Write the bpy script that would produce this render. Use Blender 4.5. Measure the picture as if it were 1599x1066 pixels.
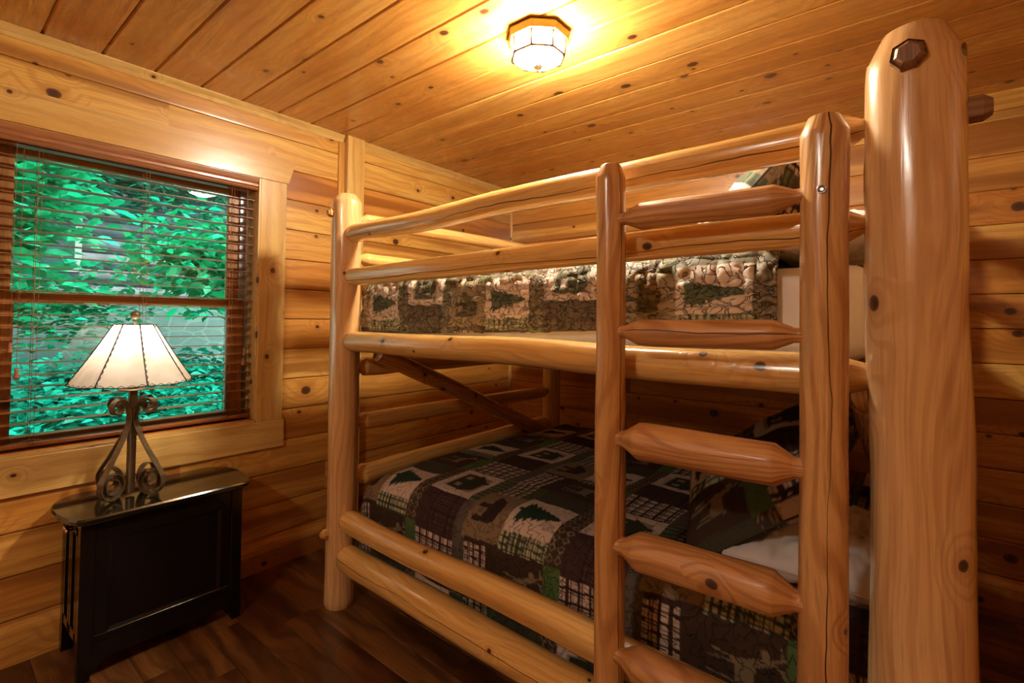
import bpy, math, random
import numpy as np
from mathutils import Vector, Matrix
for o in list(bpy.data.objects): bpy.data.objects.remove(o)
SC = bpy.context.scene
COL = SC.collection
PI = math.pi

# ------------------------------------------------------------------ camera, world, exposure
cam = bpy.data.cameras.new('camera'); cam_o = bpy.data.objects.new('camera', cam); COL.objects.link(cam_o)
yaw, pitch, roll = 0.690745, 0.024711, 0.011934
F = Vector((-math.sin(yaw)*math.cos(pitch), math.cos(yaw)*math.cos(pitch), math.sin(pitch)))
R = Vector((math.cos(yaw), math.sin(yaw), 0.0)); U = R.cross(F)
R, U = R*math.cos(roll)+U*math.sin(roll), U*math.cos(roll)-R*math.sin(roll)
CAM = Vector((2.67502, -3.31124, 1.33622))
m3 = Matrix((R, U, -F)).transposed()
cam_o.matrix_world = Matrix.Translation(CAM) @ m3.to_4x4()
cam.sensor_width = 36; cam.lens = 768.0/1599*36
cam.shift_x = 11.13/1599; cam.shift_y = -52.6/1599
cam.clip_start = .02; cam.clip_end = 100
SC.camera = cam_o
SC.view_settings.view_transform = 'Standard'; SC.view_settings.look = 'None'
SC.view_settings.exposure = 0.14; SC.view_settings.gamma = 1.0; SC.view_settings.use_curve_mapping = False

W = bpy.data.worlds.new('world'); SC.world = W; W.use_nodes = True
bg = W.node_tree.nodes['Background']; bg.inputs[0].default_value = (.55, 1.0, .92, 1); bg.inputs[1].default_value = 3.0
sun = bpy.data.lights.new('sun', 'SUN'); sun.energy = 6.5; sun.angle = .15; sun.color = (.85, 1, .85)
sun_o = bpy.data.objects.new('sun', sun); COL.objects.link(sun_o)
sun_o.location = (-3, -2, 6); sun_o.rotation_euler = Vector((.45, .25, .85)).to_track_quat('Z', 'Y').to_euler()
CEIL_EMIT = 520.0      # glass panels of the ceiling fixtures
BULB_W = 2.6          # bulb in the table lamp

# ------------------------------------------------------------------ object helpers
def empty(name, loc=(0, 0, 0), rz=0.0):
    o = bpy.data.objects.new(name, None); COL.objects.link(o); o.location = loc; o.rotation_euler = (0, 0, rz)
    o.empty_display_size = .1
    return o
def tag(o, label=None, cat=None, group=None, kind=None):
    if label: o['label'] = label
    if cat: o['category'] = cat
    if group: o['group'] = group
    if kind: o['kind'] = kind
    return o

class MB:
    """collects vertices, faces, uvs and a per-vertex 'wd' value"""
    def __init__(s): s.v = []; s.f = []; s.uv = []; s.wd = []; s.n = 0; s.sm = []
    def add(s, verts, faces, uvs=None, wd=(0.5, 0, 0), smooth=False):
        verts = np.asarray(verts, float); n0 = s.n
        s.v.append(verts); s.n += len(verts)
        if uvs is None: uvs = [[(0, 0)]*len(f) for f in faces]
        for f, u in zip(faces, uvs):
            s.f.append([i+n0 for i in f]); s.uv.extend(u); s.sm.append(smooth)
        s.wd.append(np.tile(np.array([[wd[0], wd[1], wd[2], 1.0]]), (len(verts), 1)))
    def build(s, name, mat, parent=None):
        me = bpy.data.meshes.new(name)
        V = np.concatenate(s.v)
        me.from_pydata(V.tolist(), [], s.f)
        uvl = me.uv_layers.new(name='UVMap')
        uvl.data.foreach_set('uv', np.asarray(s.uv, dtype=np.float32).ravel())
        at = me.attributes.new('wd', 'FLOAT_COLOR', 'POINT')
        at.data.foreach_set('color', np.concatenate(s.wd).astype(np.float32).ravel())
        me.polygons.foreach_set('use_smooth', s.sm)
        mats = mat if isinstance(mat, (list, tuple)) else [mat]
        for m in mats: me.materials.append(m)
        me.update()
        o = bpy.data.objects.new(name, me); COL.objects.link(o)
        if parent: o.parent = parent
        return o

rng = random.Random(7)
def rnd(): return rng.random()

def prism(mb, prof, a, b, ex, ey, ez, org, wd=None, u0=None, v0=None, smooth=False, caps=True):
    """extrude closed profile [(p,q)] (in ey,ez) along ex from a to b; uv = (length, perimeter)"""
    ex, ey, ez, org = map(Vector, (ex, ey, ez, org))
    n = len(prof)
    if wd is None: wd = (rnd(), 0, 0)
    if u0 is None: u0 = rnd()*20
    if v0 is None: v0 = rnd()*20
    vs = [org+ex*t+ey*p+ez*q for t in (a, b) for p, q in prof]
    per = [0]
    for i in range(n):
        p, q = prof[i], prof[(i+1) % n]; per.append(per[-1]+math.hypot(p[0]-q[0], p[1]-q[1]))
    fs, us = [], []
    for i in range(n):
        j = (i+1) % n
        fs.append((i, j, n+j, n+i)); us.append([(u0+a, v0+per[i]), (u0+a, v0+per[i+1]), (u0+b, v0+per[i+1]), (u0+b, v0+per[i])])
    if caps:
        fs.append(tuple(range(n-1, -1, -1))); us.append([(u0+prof[i][0]*.15, v0+prof[i][1]) for i in range(n-1, -1, -1)])
        fs.append(tuple(range(n, 2*n))); us.append([(u0+prof[i][0]*.15, v0+prof[i][1]) for i in range(n)])
    mb.add([tuple(v) for v in vs], fs, us, wd, smooth)

def bevrect(w, h, c):
    return [(-w/2+c, -h/2), (w/2-c, -h/2), (w/2, -h/2+c), (w/2, h/2-c), (w/2-c, h/2), (-w/2+c, h/2), (-w/2, h/2-c), (-w/2, -h/2+c)]

def box(mb, lo, hi, c=.002, axis=None, wd=None):
    """bevelled box; grain runs along its longest axis"""
    d = [hi[i]-lo[i] for i in range(3)]
    if axis is None: axis = d.index(max(d))
    ax = [(1, 0, 0), (0, 1, 0), (0, 0, 1)]
    o = [(axis+1) % 3, (axis+2) % 3]
    org = [0, 0, 0]
    for i in o: org[i] = (lo[i]+hi[i])/2
    c = min(c, min(d)/3)
    prism(mb, bevrect(d[o[0]], d[o[1]], c), lo[axis], hi[axis], ax[axis], ax[o[0]], ax[o[1]], org, wd)

def snoise(x, seed):
    """smooth 1-D noise, vectorised"""
    r = np.random.RandomState(seed); t = r.uniform(-1, 1, 4096)
    x = np.asarray(x, float)+1000; i = np.floor(x).astype(int); f = x-i; f = f*f*(3-2*f)
    return t[i % 4096]*(1-f)+t[(i+1) % 4096]*f
def noise2(x, y, seed):
    r = np.random.RandomState(seed); t = r.uniform(-1, 1, (256, 256))
    x = np.asarray(x, float)+500; y = np.asarray(y, float)+500
    i = np.floor(x).astype(int); j = np.floor(y).astype(int); f = x-i; g = y-j; f = f*f*(3-2*f); g = g*g*(3-2*g)
    a = t[i % 256, j % 256]; b = t[(i+1) % 256, j % 256]; c = t[i % 256, (j+1) % 256]; d = t[(i+1) % 256, (j+1) % 256]
    return (a*(1-f)+b*f)*(1-g)+(c*(1-f)+d*f)*g

def revolve(mb, prof, org, axis=(0, 0, 1), n=24, wd=(.5, 0, 0), smooth=True, ang0=0.0):
    """prof = [(radius, height)] from one end to the other"""
    a = Vector(axis).normalized(); e1 = a.orthogonal().normalized(); e2 = a.cross(e1); org = Vector(org)
    if abs(a.z) > .99: e1 = Vector((1, 0, 0)); e2 = a.cross(e1)
    vs = []
    for r, h in prof:
        for k in range(n):
            t = ang0+2*PI*k/n; vs.append(tuple(org+a*h+e1*(r*math.cos(t))+e2*(r*math.sin(t))))
    fs, us = [], []
    for i in range(len(prof)-1):
        for k in range(n):
            j = (k+1) % n
            fs.append((i*n+k, i*n+j, (i+1)*n+j, (i+1)*n+k))
            us.append([(prof[i][1], k*.01), (prof[i][1], k*.01+.01), (prof[i+1][1], k*.01+.01), (prof[i+1][1], k*.01)])
    fs.append(tuple(range(n-1, -1, -1))); us.append([(0, 0)]*n)
    m = (len(prof)-1)*n; fs.append(tuple(range(m, m+n))); us.append([(0, 0)]*n)
    mb.add(vs, fs, us, wd, smooth)

def tube(mb, pts, r, n=8, wd=(.5, 0, 0)):
    pts = [Vector(p) for p in pts]; rr = r if isinstance(r, (list, tuple)) else [r]*len(pts)
    vs = []; prev = None
    for i, p in enumerate(pts):
        d = (pts[min(i+1, len(pts)-1)]-pts[max(i-1, 0)]).normalized()
        e1 = (prev-d*prev.dot(d)).normalized() if prev is not None else d.orthogonal().normalized()
        prev = e1; e2 = d.cross(e1)
        for k in range(n): t = 2*PI*k/n; vs.append(tuple(p+e1*(rr[i]*math.cos(t))+e2*(rr[i]*math.sin(t))))
    fs, us = [], []
    for i in range(len(pts)-1):
        for k in range(n):
            j = (k+1) % n; fs.append((i*n+k, i*n+j, (i+1)*n+j, (i+1)*n+k)); us.append([(i*.01, k*.01)]*4)
    fs.append(tuple(range(n-1, -1, -1))); us.append([(0, 0)]*n)
    m = (len(pts)-1)*n; fs.append(tuple(range(m, m+n))); us.append([(0, 0)]*n)
    mb.add(vs, fs, us, wd, True)

ENDS = {
 'flat':  [(0, .86), (.008, .97), (.03, 1)],
 'blunt': [(0, .30), (.002, .66), (.012, .88), (.03, .97), (.05, 1)],
 'dome':  [(0, .30), (.003, .66), (.0045, .69), (.034, .965), (.037, .99), (.05, 1)],
 'bigdome': [(0, .30), (.004, .60), (.006, .63), (.060, .955), (.064, .985), (.09, 1)],
 'tenon': [(0, .47), (.027, .49), (.029, .54), (.060, .95), (.063, .99), (.075, 1)],
 'taper': [(0, .50), (.018, .54), (.020, .58), (.085, .97), (.088, .99), (.11, 1)],
 'peg':   [(0, .62), (.012, .95), (.014, 1)],
}
def log(name, p0, p1, r, e0='flat', e1='flat', mat=None, parent=None, seed=0, wob=.006, rough=.035, crack=None, nseg=24, r2=None, tone=None, smooth=True):
    """a hand-peeled round log from p0 to p1"""
    p0, p1 = Vector(p0), Vector(p1); L = (p1-p0).length; d = (p1-p0)/L
    mid = (p0+p1)/2; tc = CAM-mid; n1 = (tc-d*tc.dot(d)).normalized(); n2 = d.cross(n1)
    ts = [t for t, _ in ENDS[e0]]; fs_ = [f for _, f in ENDS[e0]]
    a = ts[-1]; b = L-ENDS[e1][-1][0]
    k = max(2, int((b-a)/.035))
    tm = [a+(b-a)*i/k for i in range(1, k)]
    T = ts+tm+[L-t for t, _ in reversed(ENDS[e1])]; FA = fs_+[1]*len(tm)+[f for _, f in reversed(ENDS[e1])]
    T = np.array(T); FA = np.array(FA)
    th = np.arange(nseg)/nseg*2*PI
    rt = r if r2 is None else r+(r2-r)*T/L
    TT, TH = np.meshgrid(T, th, indexing='ij')
    body = (FA[:, None] > .95)*1.0
    fac = 1+rough*(noise2(TT*3.2, 4+3*np.cos(TH)+seed*3, seed+1)+.7*noise2(TT*3+9, 4+3*np.sin(TH)+seed, seed+2))+.012*np.cos(6*TH+seed)
    fac = fac+.02*noise2(TT*11, TH*2.2, seed+5)*body
    RR = (rt*FA)[:, None]*fac if r2 is not None else (r*FA)[:, None]*fac
    c1 = wob*snoise(T*2.2, seed+11)*np.minimum(1, np.minimum(T, L-T)*8); c2 = wob*snoise(T*2.0+30, seed+12)*np.minimum(1, np.minimum(T, L-T)*8)
    N1, N2, D, P0 = map(lambda v: np.array(v), (n1, n2, d, p0))
    # seam (angle index 0) faces away from the viewer's side
    X = (P0[None, None]+D*TT[..., None]+N1*(c1[:, None, None]-(RR*np.cos(TH))[..., None])+N2*(c2[:, None, None]-(RR*np.sin(TH))[..., None]))
    vs = X.reshape(-1, 3); n = nseg; m = len(T)
    u0 = (seed*3.71) % 17
    faces, uvs = [], []
    for i in range(m-1):
        for j in range(n):
            jj = (j+1) % n
            faces.append((i*n+j, i*n+jj, (i+1)*n+jj, (i+1)*n+j))
            va, vb = j/n*2*PI*r, (j+1)/n*2*PI*r
            uvs.append([(u0+T[i], va), (u0+T[i], vb), (u0+T[i+1], vb), (u0+T[i+1], va)])
    cap = [(u0+.01*math.cos(t), .05+.05*math.sin(t)) for t in th]
    faces.append(tuple(range(n))); uvs.append(cap)
    faces.append(tuple(range((m-1)*n+n-1, (m-1)*n-1, -1))); uvs.append(cap[::-1])
    mb = MB()
    wdv = (tone if tone is not None else (seed*.377) % 1, 0 if crack is None else PI*r+crack*r, 0 if crack is None else 1)
    mb.add(vs, faces, uvs, wdv, smooth)
    return mb.build(name, mat or M['log'], parent)

# ------------------------------------------------------------------ materials
M = {}
class NT:
    def __init__(s, name):
        s.m = bpy.data.materials.new(name); s.m.use_nodes = True; s.t = s.m.node_tree; s.n = s.t.nodes
        s.b = s.n['Principled BSDF']; s.out = s.n['Material Output']
    def node(s, typ, **kw):
        n = s.n.new(typ)
        for k, v in kw.items(): setattr(n, k, v)
        return n
    def link(s, a, b): s.t.links.new(a, b)
    def put(s, sock, v):
        if isinstance(v, bpy.types.NodeSocket): s.link(v, sock)
        elif v is not None: sock.default_value = v
    def math(s, op, a, b=None, c=None, clamp=False):
        n = s.node('ShaderNodeMath', operation=op); n.use_clamp = clamp
        s.put(n.inputs[0], a); s.put(n.inputs[1], b); s.put(n.inputs[2], c); return n.outputs[0]
    def mix(s, f, a, b, typ='MIX'):
        n = s.node('ShaderNodeMix', data_type='RGBA', blend_type=typ); n.clamp_factor = True
        s.put(n.inputs[0], f)
        for sk, v in ((n.inputs[6], a), (n.inputs[7], b)):
            if isinstance(v, tuple) and len(v) == 3: v = (*v, 1)
            s.put(sk, v)
        return n.outputs[2]
    def rng(s, v, a, b, c=0.0, d=1.0, smooth=True):
        n = s.node('ShaderNodeMapRange', interpolation_type='SMOOTHSTEP' if smooth else 'LINEAR')
        for i, x in enumerate((v, a, b, c, d)): s.put(n.inputs[i], x)
        return n.outputs[0]
    def xyz(s, x, y, z=0.0):
        n = s.node('ShaderNodeCombineXYZ'); s.put(n.inputs[0], x); s.put(n.inputs[1], y); s.put(n.inputs[2], z); return n.outputs[0]
    def sep(s, v):
        n = s.node('ShaderNodeSeparateXYZ'); s.link(v, n.inputs[0]); return n.outputs
    def noise(s, vec, scale=1, detail=2, rough=.5, dist=0.0):
        n = s.node('ShaderNodeTexNoise'); s.put(n.inputs['Vector'], vec); n.inputs['Scale'].default_value = scale
        n.inputs['Detail'].default_value = detail; n.inputs['Roughness'].default_value = rough; n.inputs['Distortion'].default_value = dist
        return n.outputs[0]
    def bump(s, h, strength=.3, dist=.01):
        n = s.node('ShaderNodeBump'); n.inputs['Strength'].default_value = strength; n.inputs['Distance'].default_value = dist
        s.link(h, n.inputs['Height']); s.link(n.outputs[0], s.b.inputs['Normal'])
    def set(s, **kw):
        for k, v in kw.items():
            k = k.replace('_', ' ')
            if isinstance(v, tuple) and len(v) == 3: v = (*v, 1)
            s.put(s.b.inputs[k], v)

def plain(name, col, rough=.5, metal=0.0, coat=0.0, var=.15, scale=12, spec=.5):
    t = NT(name)
    tc = t.node('ShaderNodeTexCoord').outputs['Object']
    nz = t.noise(tc, scale, 4, .6)
    c = t.mix(t.rng(nz, .3, .7), tuple(x*(1-var) for x in col), tuple(min(1, x*(1+var)) for x in col))
    t.set(Base_Color=c, Roughness=rough, Metallic=metal, Coat_Weight=coat, Specular_IOR_Level=spec)
    t.b.inputs['Coat Roughness'].default_value = .12
    M[name] = t.m; return t

def wood(name, light, mid, dark, knotcol, ks=3.4, kthr=.5, ksize=(.035, .055), ring=26.0, warp=1.6, tint=((1, 1, 1), (1, .86, .7)), rough=.32, coat=.35, ringamt=.5, crack=False, stretch=1.0, heart=.0, bumpd=.0015):
    t = NT(name)
    uv = t.node('ShaderNodeUVMap', uv_map='UVMap').outputs[0]
    x, y, _ = t.sep(uv)
    at = t.node('ShaderNodeAttribute', attribute_name='wd')
    a0, a1, a2 = t.sep(at.outputs['Color'])
    # knots
    vo = t.node('ShaderNodeTexVoronoi', voronoi_dimensions='2D', feature='F1'); vo.inputs['Scale'].default_value = 1.0
    w1 = t.noise(t.xyz(t.math('MULTIPLY', x, 22), t.math('MULTIPLY', y, 22)), 1, 2)
    wob = t.math('MULTIPLY', t.math('SUBTRACT', w1, .5), .03)
    t.link(t.xyz(t.math('ADD', t.math('MULTIPLY', x, ks*.8), wob), t.math('ADD', t.math('MULTIPLY', y, ks), wob)), vo.inputs['Vector'])
    d = vo.outputs['Distance']; c0, c1, c2 = t.sep(vo.outputs['Color'])
    act = t.math('GREATER_THAN', c0, kthr)
    size = t.math('ADD', t.math('MULTIPLY', t.math('MULTIPLY', c1, c1), ksize[1]), ksize[0])
    rel = t.math('DIVIDE', d, size)
    knot = t.math('MULTIPLY', t.rng(rel, 1.0, .75), act)
    core = t.math('MULTIPLY', t.rng(rel, .75, .35), act)
    infl = t.math('MULTIPLY', t.rng(rel, 6.0, .6), act)
    halo = t.math('MULTIPLY', t.rng(rel, 2.6, .9), act)
    # grain
    n1 = t.noise(t.xyz(t.math('MULTIPLY', x, .9*stretch), t.math('MULTIPLY', y, 4.5)), 1, 2, .5)
    n2 = t.noise(t.xyz(t.math('MULTIPLY', x, 3.0), t.math('MULTIPLY', y, 9)), 1, 2, .5)
    g = t.math('ADD', t.math('MULTIPLY', y, ring), t.math('MULTIPLY', n1, warp*ring*.11))
    g = t.math('ADD', g, t.math('MULTIPLY', n2, .5))
    g = t.math('ADD', g, t.math('MULTIPLY', infl, 2.0))
    s = t.math('SINE', t.math('MULTIPLY', g, 6.283))
    ringv = t.math('POWER', t.rng(s, -.4, 1.0), 1.8)
    fine = t.noise(t.xyz(t.math('MULTIPLY', x, 6.0), t.math('ADD', t.math('MULTIPLY', y, 150), t.math('MULTIPLY', n1, 20))), 1, 3, .6)
    big = t.noise(t.xyz(t.math('MULTIPLY', x, .7), t.math('MULTIPLY', y, 6.0)), 1, 3, .55)
    cA = t.mix(t.rng(big, .36, .66), light, mid)
    cA = t.mix(t.math('MULTIPLY', ringv, ringamt), cA, dark)
    cA = t.mix(t.math('MULTIPLY', t.rng(fine, .45, .72), .55), cA, dark)
    stk = t.noise(t.xyz(t.math('MULTIPLY', x, 1.3), t.math('ADD', t.math('MULTIPLY', y, 26), t.math('MULTIPLY', n1, 8))), 1, 2, .5)
    cA = t.mix(t.math('MULTIPLY', t.rng(stk, .56, .72), .5), cA, dark)
    if heart:
        hn = t.noise(t.xyz(t.math('MULTIPLY', x, .55), t.math('ADD', t.math('MULTIPLY', y, 7), t.math('MULTIPLY', a0, 9))), 1, 1, .5)
        cA = t.mix(t.math('MULTIPLY', t.rng(hn, .52, .62), heart), cA, tuple(q*.75 for q in dark))
    tn = t.mix(a0, tint[0], tint[1])
    cA = t.mix(1.0, cA, tn, 'MULTIPLY')
    cA = t.mix(t.math('MULTIPLY', halo, .5), cA, dark)
    cA = t.mix(t.math('MULTIPLY', knot, .93), cA, knotcol)
    cA = t.mix(t.math('MULTIPLY', core, .6), cA, tuple(q*.4 for q in knotcol))
    h = t.math('ADD', t.math('MULTIPLY', ringv, -.25), t.math('MULTIPLY', fine, -.5))
    h = t.math('ADD', h, t.math('MULTIPLY', n2, 1.2))
    if crack:
        cn = t.noise(t.xyz(t.math('MULTIPLY', x, 3.2), 3.3), 1, 3, .6)
        cy = t.math('ADD', a1, t.math('MULTIPLY', t.math('SUBTRACT', cn, .5), .030))
        dd = t.math('ABSOLUTE', t.math('SUBTRACT', y, cy))
        wv = t.math('MULTIPLY', t.noise(t.xyz(t.math('MULTIPLY', x, 1.4), 8.1), 1, 1), .0042)
        ck = t.math('MULTIPLY', t.math('MULTIPLY', t.math('LESS_THAN', dd, t.math('SUBTRACT', wv, .0008)), a2), .92)
        cA = t.mix(ck, cA, (.03, .012, .006))
        h = t.math('SUBTRACT', h, t.math('MULTIPLY', ck, 3.0))
    rg = t.math('ADD', t.math('MULTIPLY', fine, .14), rough-.07)
    t.set(Base_Color=cA, Roughness=rg, Coat_Weight=coat, Coat_Roughness=.16)
    t.bump(h, .35, bumpd)
    M[name] = t.m; return t

wood('plank', (.70, .385, .092), (.61, .285, .055), (.38, .135, .022), (.085, .026, .009), ks=4.6, kthr=.36, ksize=(.042, .085), ring=20, ringamt=.36, tint=((1.05, 1.12, 1.12), (.82, .62, .46)), rough=.34, heart=.75)
wood('ceiling_board', (.74, .425, .115), (.66, .335, .072), (.44, .180, .034), (.085, .026, .009), ks=4.2, kthr=.36, ksize=(.036, .075), ring=20, ringamt=.36, tint=((1.06, 1.08, 1.0), (.88, .72, .58)), rough=.27, coat=.5, heart=.35)
wood('casing_wood', (.70, .46, .155), (.61, .355, .095), (.43, .20, .045), (.10, .035, .012), ks=5.0, kthr=.40, ksize=(.040, .070), ring=16, tint=((1, 1, 1), (.95, .88, .78)), rough=.28, ringamt=.3)
wood('log', (.76, .48, .165), (.67, .365, .100), (.47, .215, .052), (.085, .030, .014), ks=7.0, kthr=.60, ksize=(.038, .055), ring=34, warp=2.2, tint=((1.04, 1.04, 1.0), (.96, .84, .74)), rough=.24, coat=.6, ringamt=.26, crack=True, bumpd=.003)
wood('log_pale', (.76, .51, .255), (.67, .40, .165), (.46, .225, .085), (.085, .030, .014), ks=5.0, kthr=.55, ksize=(.034, .045), ring=26, warp=3.0, tint=((1.04, 1.04, 1.0), (.96, .84, .74)), rough=.24, coat=.6, ringamt=.34, crack=True, bumpd=.003)
wood('log_heartwood', (.68, .395, .150), (.59, .305, .098), (.36, .140, .040), (.070, .026, .012), ks=5.5, kthr=.58, ksize=(.036, .050), ring=30, warp=3.4, tint=((1, 1, 1), (.94, .84, .74)), rough=.28, coat=.45, ringamt=.55, crack=True, bumpd=.003)
wood('rung_wood', (.66, .365, .135), (.57, .28, .088), (.34, .130, .038), (.070, .026, .012), ks=5.5, kthr=.66, ksize=(.030, .045), ring=34, warp=4.2, tint=((1, 1, 1), (.94, .86, .78)), rough=.50, coat=.08, ringamt=.62, crack=True, bumpd=.003)
wood('floor_board', (.200, .090, .030), (.100, .038, .012), (.030, .010, .004), (.012, .005, .003), ks=4.0, kthr=.85, ksize=(.03, .05), ring=9, warp=5.0, tint=((1.3, 1.25, 1.1), (.7, .6, .55)), rough=.30, coat=.25, ringamt=.5, stretch=2.0, bumpd=.002, heart=.6)
wood('peg_wood', (.34, .19, .085), (.28, .14, .06), (.16, .07, .025), (.05, .02, .01), ks=3, kthr=.99, ring=60, rough=.5, coat=.1, ringamt=.6)
wood('sash_wood', (.46, .22, .06), (.38, .165, .04), (.24, .09, .02), (.05, .02, .01), ks=3, kthr=.9, ring=30, rough=.4, coat=.1, ringamt=.3)
wood('blind_wood', (.36, .135, .045), (.28, .098, .030), (.15, .045, .015), (.08, .02, .01), ks=3, kthr=.95, ring=40, rough=.35, coat=.3, ringamt=.3)
plain('groove', (.075, .026, .008), .8)
plain('black_paint', (.004, .003, .0025), .20, coat=.15, var=.1, scale=5, spec=.3)
plain('console_top_paint', (.010, .008, .004), .10, coat=.8, var=.1, scale=5)
plain('iron', (.17, .12, .065), .42, metal=.55, var=.25, scale=25)
plain('brass', (.62, .46, .22), .28, metal=1.0, var=.15)
plain('aged_brass', (.26, .16, .055), .45, metal=1.0, var=.2)
plain('knob_brass', (.80, .50, .30), .22, metal=1.0)
plain('steel', (.45, .47, .52), .3, metal=1.0)
plain('stitch', (.045, .028, .016), .8)
plain('cord_brown', (.30, .11, .05), .7)
plain('sheet', (.72, .66, .62), .85, var=.05, scale=6)
plain('wall_jamb', (.45, .44, .26), .5, var=.08)
plain('track_metal', (.38, .38, .42), .35, metal=.6)
plain('mattress_cloth', (.62, .56, .52), .85, var=.05)
plain('plywood', (.36, .19, .08), .6)
plain('soil', (.03, .07, .035), .9, var=.4, scale=3)
plain('bark', (.06, .05, .04), .9, var=.4, scale=9)
plain('far_logs', (.20, .19, .22), .8, var=.3, scale=4)
plain('far_trim', (.42, .46, .44), .7)
plain('far_glass', (.03, .06, .07), .1)

def leafmat(name, a, b):
    t = NT(name); at = t.node('ShaderNodeAttribute', attribute_name='wd'); a0, a1, a2 = t.sep(at.outputs['Color'])
    c = t.mix(a0, a, b)
    t.set(Base_Color=c, Roughness=.45)
    tr = t.node('ShaderNodeBsdfTranslucent'); t.link(c, tr.inputs[0])
    mx = t.node('ShaderNodeMixShader'); mx.inputs[0].default_value = .4
    t.link(t.b.outputs[0], mx.inputs[1]); t.link(tr.outputs[0], mx.inputs[2]); t.link(mx.outputs[0], t.out.inputs[0]); M[name] = t.m
leafmat('leaf', (.003, .26, .09), (.01, .70, .40))
leafmat('leaf_deep', (.001, .17, .10), (.003, .52, .40))

t = NT('stone'); tc = t.node('ShaderNodeTexCoord').outputs['Object']
v = t.node('ShaderNodeTexVoronoi', feature='DISTANCE_TO_EDGE'); v.inputs['Scale'].default_value = 3.2
sx = t.node('ShaderNodeMapping'); sx.inputs['Scale'].default_value = (1, 1, 1.7); t.link(tc, sx.inputs[0]); t.link(sx.outputs[0], v.inputs['Vector'])
nz = t.noise(tc, 5, 4)
cst = t.mix(nz, (.10, .16, .16), (.20, .26, .25)); cst = t.mix(t.rng(v.outputs[0], .03, .06), (.21, .28, .26), cst)
t.set(Base_Color=cst, Roughness=.9); M['stone'] = t.m

t = NT('window_glass')      # clear pane with a mirror reflection, and light passing straight through
fr = t.node('ShaderNodeFresnel'); fr.inputs[0].default_value = 1.42
tr = t.node('ShaderNodeBsdfTransparent'); gl = t.node('ShaderNodeBsdfGlossy'); gl.inputs['Roughness'].default_value = .0
mx = t.node('ShaderNodeMixShader'); t.link(fr.outputs[0], mx.inputs[0]); t.link(tr.outputs[0], mx.inputs[1]); t.link(gl.outputs[0], mx.inputs[2]); t.link(mx.outputs[0], t.out.inputs[0]); M['window_glass'] = t.m

for nm, col, st in (('lit_glass', (1.0, .91, .74), CEIL_EMIT), ('lit_glass_cool', (1.0, .88, .72), CEIL_EMIT*.50)):
    t = NT(nm); t.set(Base_Color=(.9, .9, .9), Roughness=.3, Emission_Color=col); t.b.inputs['Emission Strength'].default_value = st; M[nm] = t.m

t = NT('shade_hide'); tc = t.node('ShaderNodeTexCoord').outputs['Object']
nz = t.noise(tc, 9, 4); c = t.mix(t.rng(nz, .35, .7), (.88, .80, .68), (.66, .54, .38))
df = t.node('ShaderNodeBsdfDiffuse'); tl = t.node('ShaderNodeBsdfTranslucent'); t.link(c, df.inputs[0]); t.link(t.mix(.35, c, (.9, .9, .9)), tl.inputs[0])
mx = t.node('ShaderNodeMixShader'); mx.inputs[0].default_value = .6
t.link(df.outputs[0], mx.inputs[1]); t.link(tl.outputs[0], mx.inputs[2]); t.link(mx.outputs[0], t.out.inputs[0]); M['shade_hide'] = t.m

def quiltmat(name, amt, scale, gl=.9):
    t = NT(name); at = t.node('ShaderNodeAttribute', attribute_name='dye')
    uv = t.node('ShaderNodeUVMap', uv_map='UVMap').outputs[0]
    n1 = t.noise(uv, scale, 1.5, .5, .6)
    line = t.math('ABSOLUTE', t.math('SUBTRACT', n1, .5)); st = t.rng(line, .0, .035)
    wv = t.noise(uv, 420, 2)
    c = t.mix(t.math('MULTIPLY', t.math('SUBTRACT', 1.0, st), .35), at.outputs['Color'], (.05, .035, .03))
    t.set(Base_Color=c, Roughness=gl, Sheen_Weight=.0)
    t.b.inputs['Specular IOR Level'].default_value = .25
    h = t.math('ADD', st, t.math('MULTIPLY', wv, .06)); t.bump(h, amt, .006 if amt < .9 else .012); M[name] = t.m
quiltmat('quilt_cloth', .85, 30)
quiltmat('quilt_cloth_puffed', 1.0, 34, .6)
quiltmat('sham_cloth', .4, 26)

# ------------------------------------------------------------------ room shell
H = 2.44; PW = .166; X1 = 3.6; Y1 = -5.4
def wall_planks(mb, axis, a, b, z0, z1, org, nrm, first=0.0, cuts=(), proud=.014, light_top=False):
    """log-profile planks with V grooves; axis = direction vector, nrm = into room"""
    k = 0; z = first
    ax = Vector(axis); nr = Vector(nrm)
    while z < z1-.01:
        lo, hi = z, min(z+PW, z1); w = hi-lo; g = .0045
        prof = [(0, .002), (g*.25, .003), (g*.7, proud*.86), (g*2.0, proud*.94), (w*.22, proud*.985), (w*.5, proud), (w*.78, proud*.985), (w-g*2.0, proud*.94), (w-g*.7, proud*.86), (w-g*.25, .003), (w, .002)]
        segs = [(a, b)]
        for (ca, cb, c0, c1) in cuts:
            if hi > c0+.02 and lo < c1-.02:
                segs = [s for q in segs for s in ((q[0], min(q[1], ca)), (max(q[0], cb), q[1])) if s[1]-s[0] > .01]
        for (sa, sb) in segs:
            js = [sa]
            if sb-sa > 2.6: js.append(sa+(sb-sa)*(.25+.5*rnd()))
            js.append(sb)
            for i in range(len(js)-1):
                prism(mb, prof, js[i], js[i+1], ax, (0, 0, 1), nr, Vector(org)+Vector((0, 0, lo)), (rnd()*(.2 if light_top and hi > 2.3 else 1), 0, 0), caps=False)
        z += PW; k += 1

WY0, WY1, WZ0, WZ1 = -3.18, -2.15, .80, 2.07      # window opening
def struct(o, label=None): o['kind'] = 'structure'; return o

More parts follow.
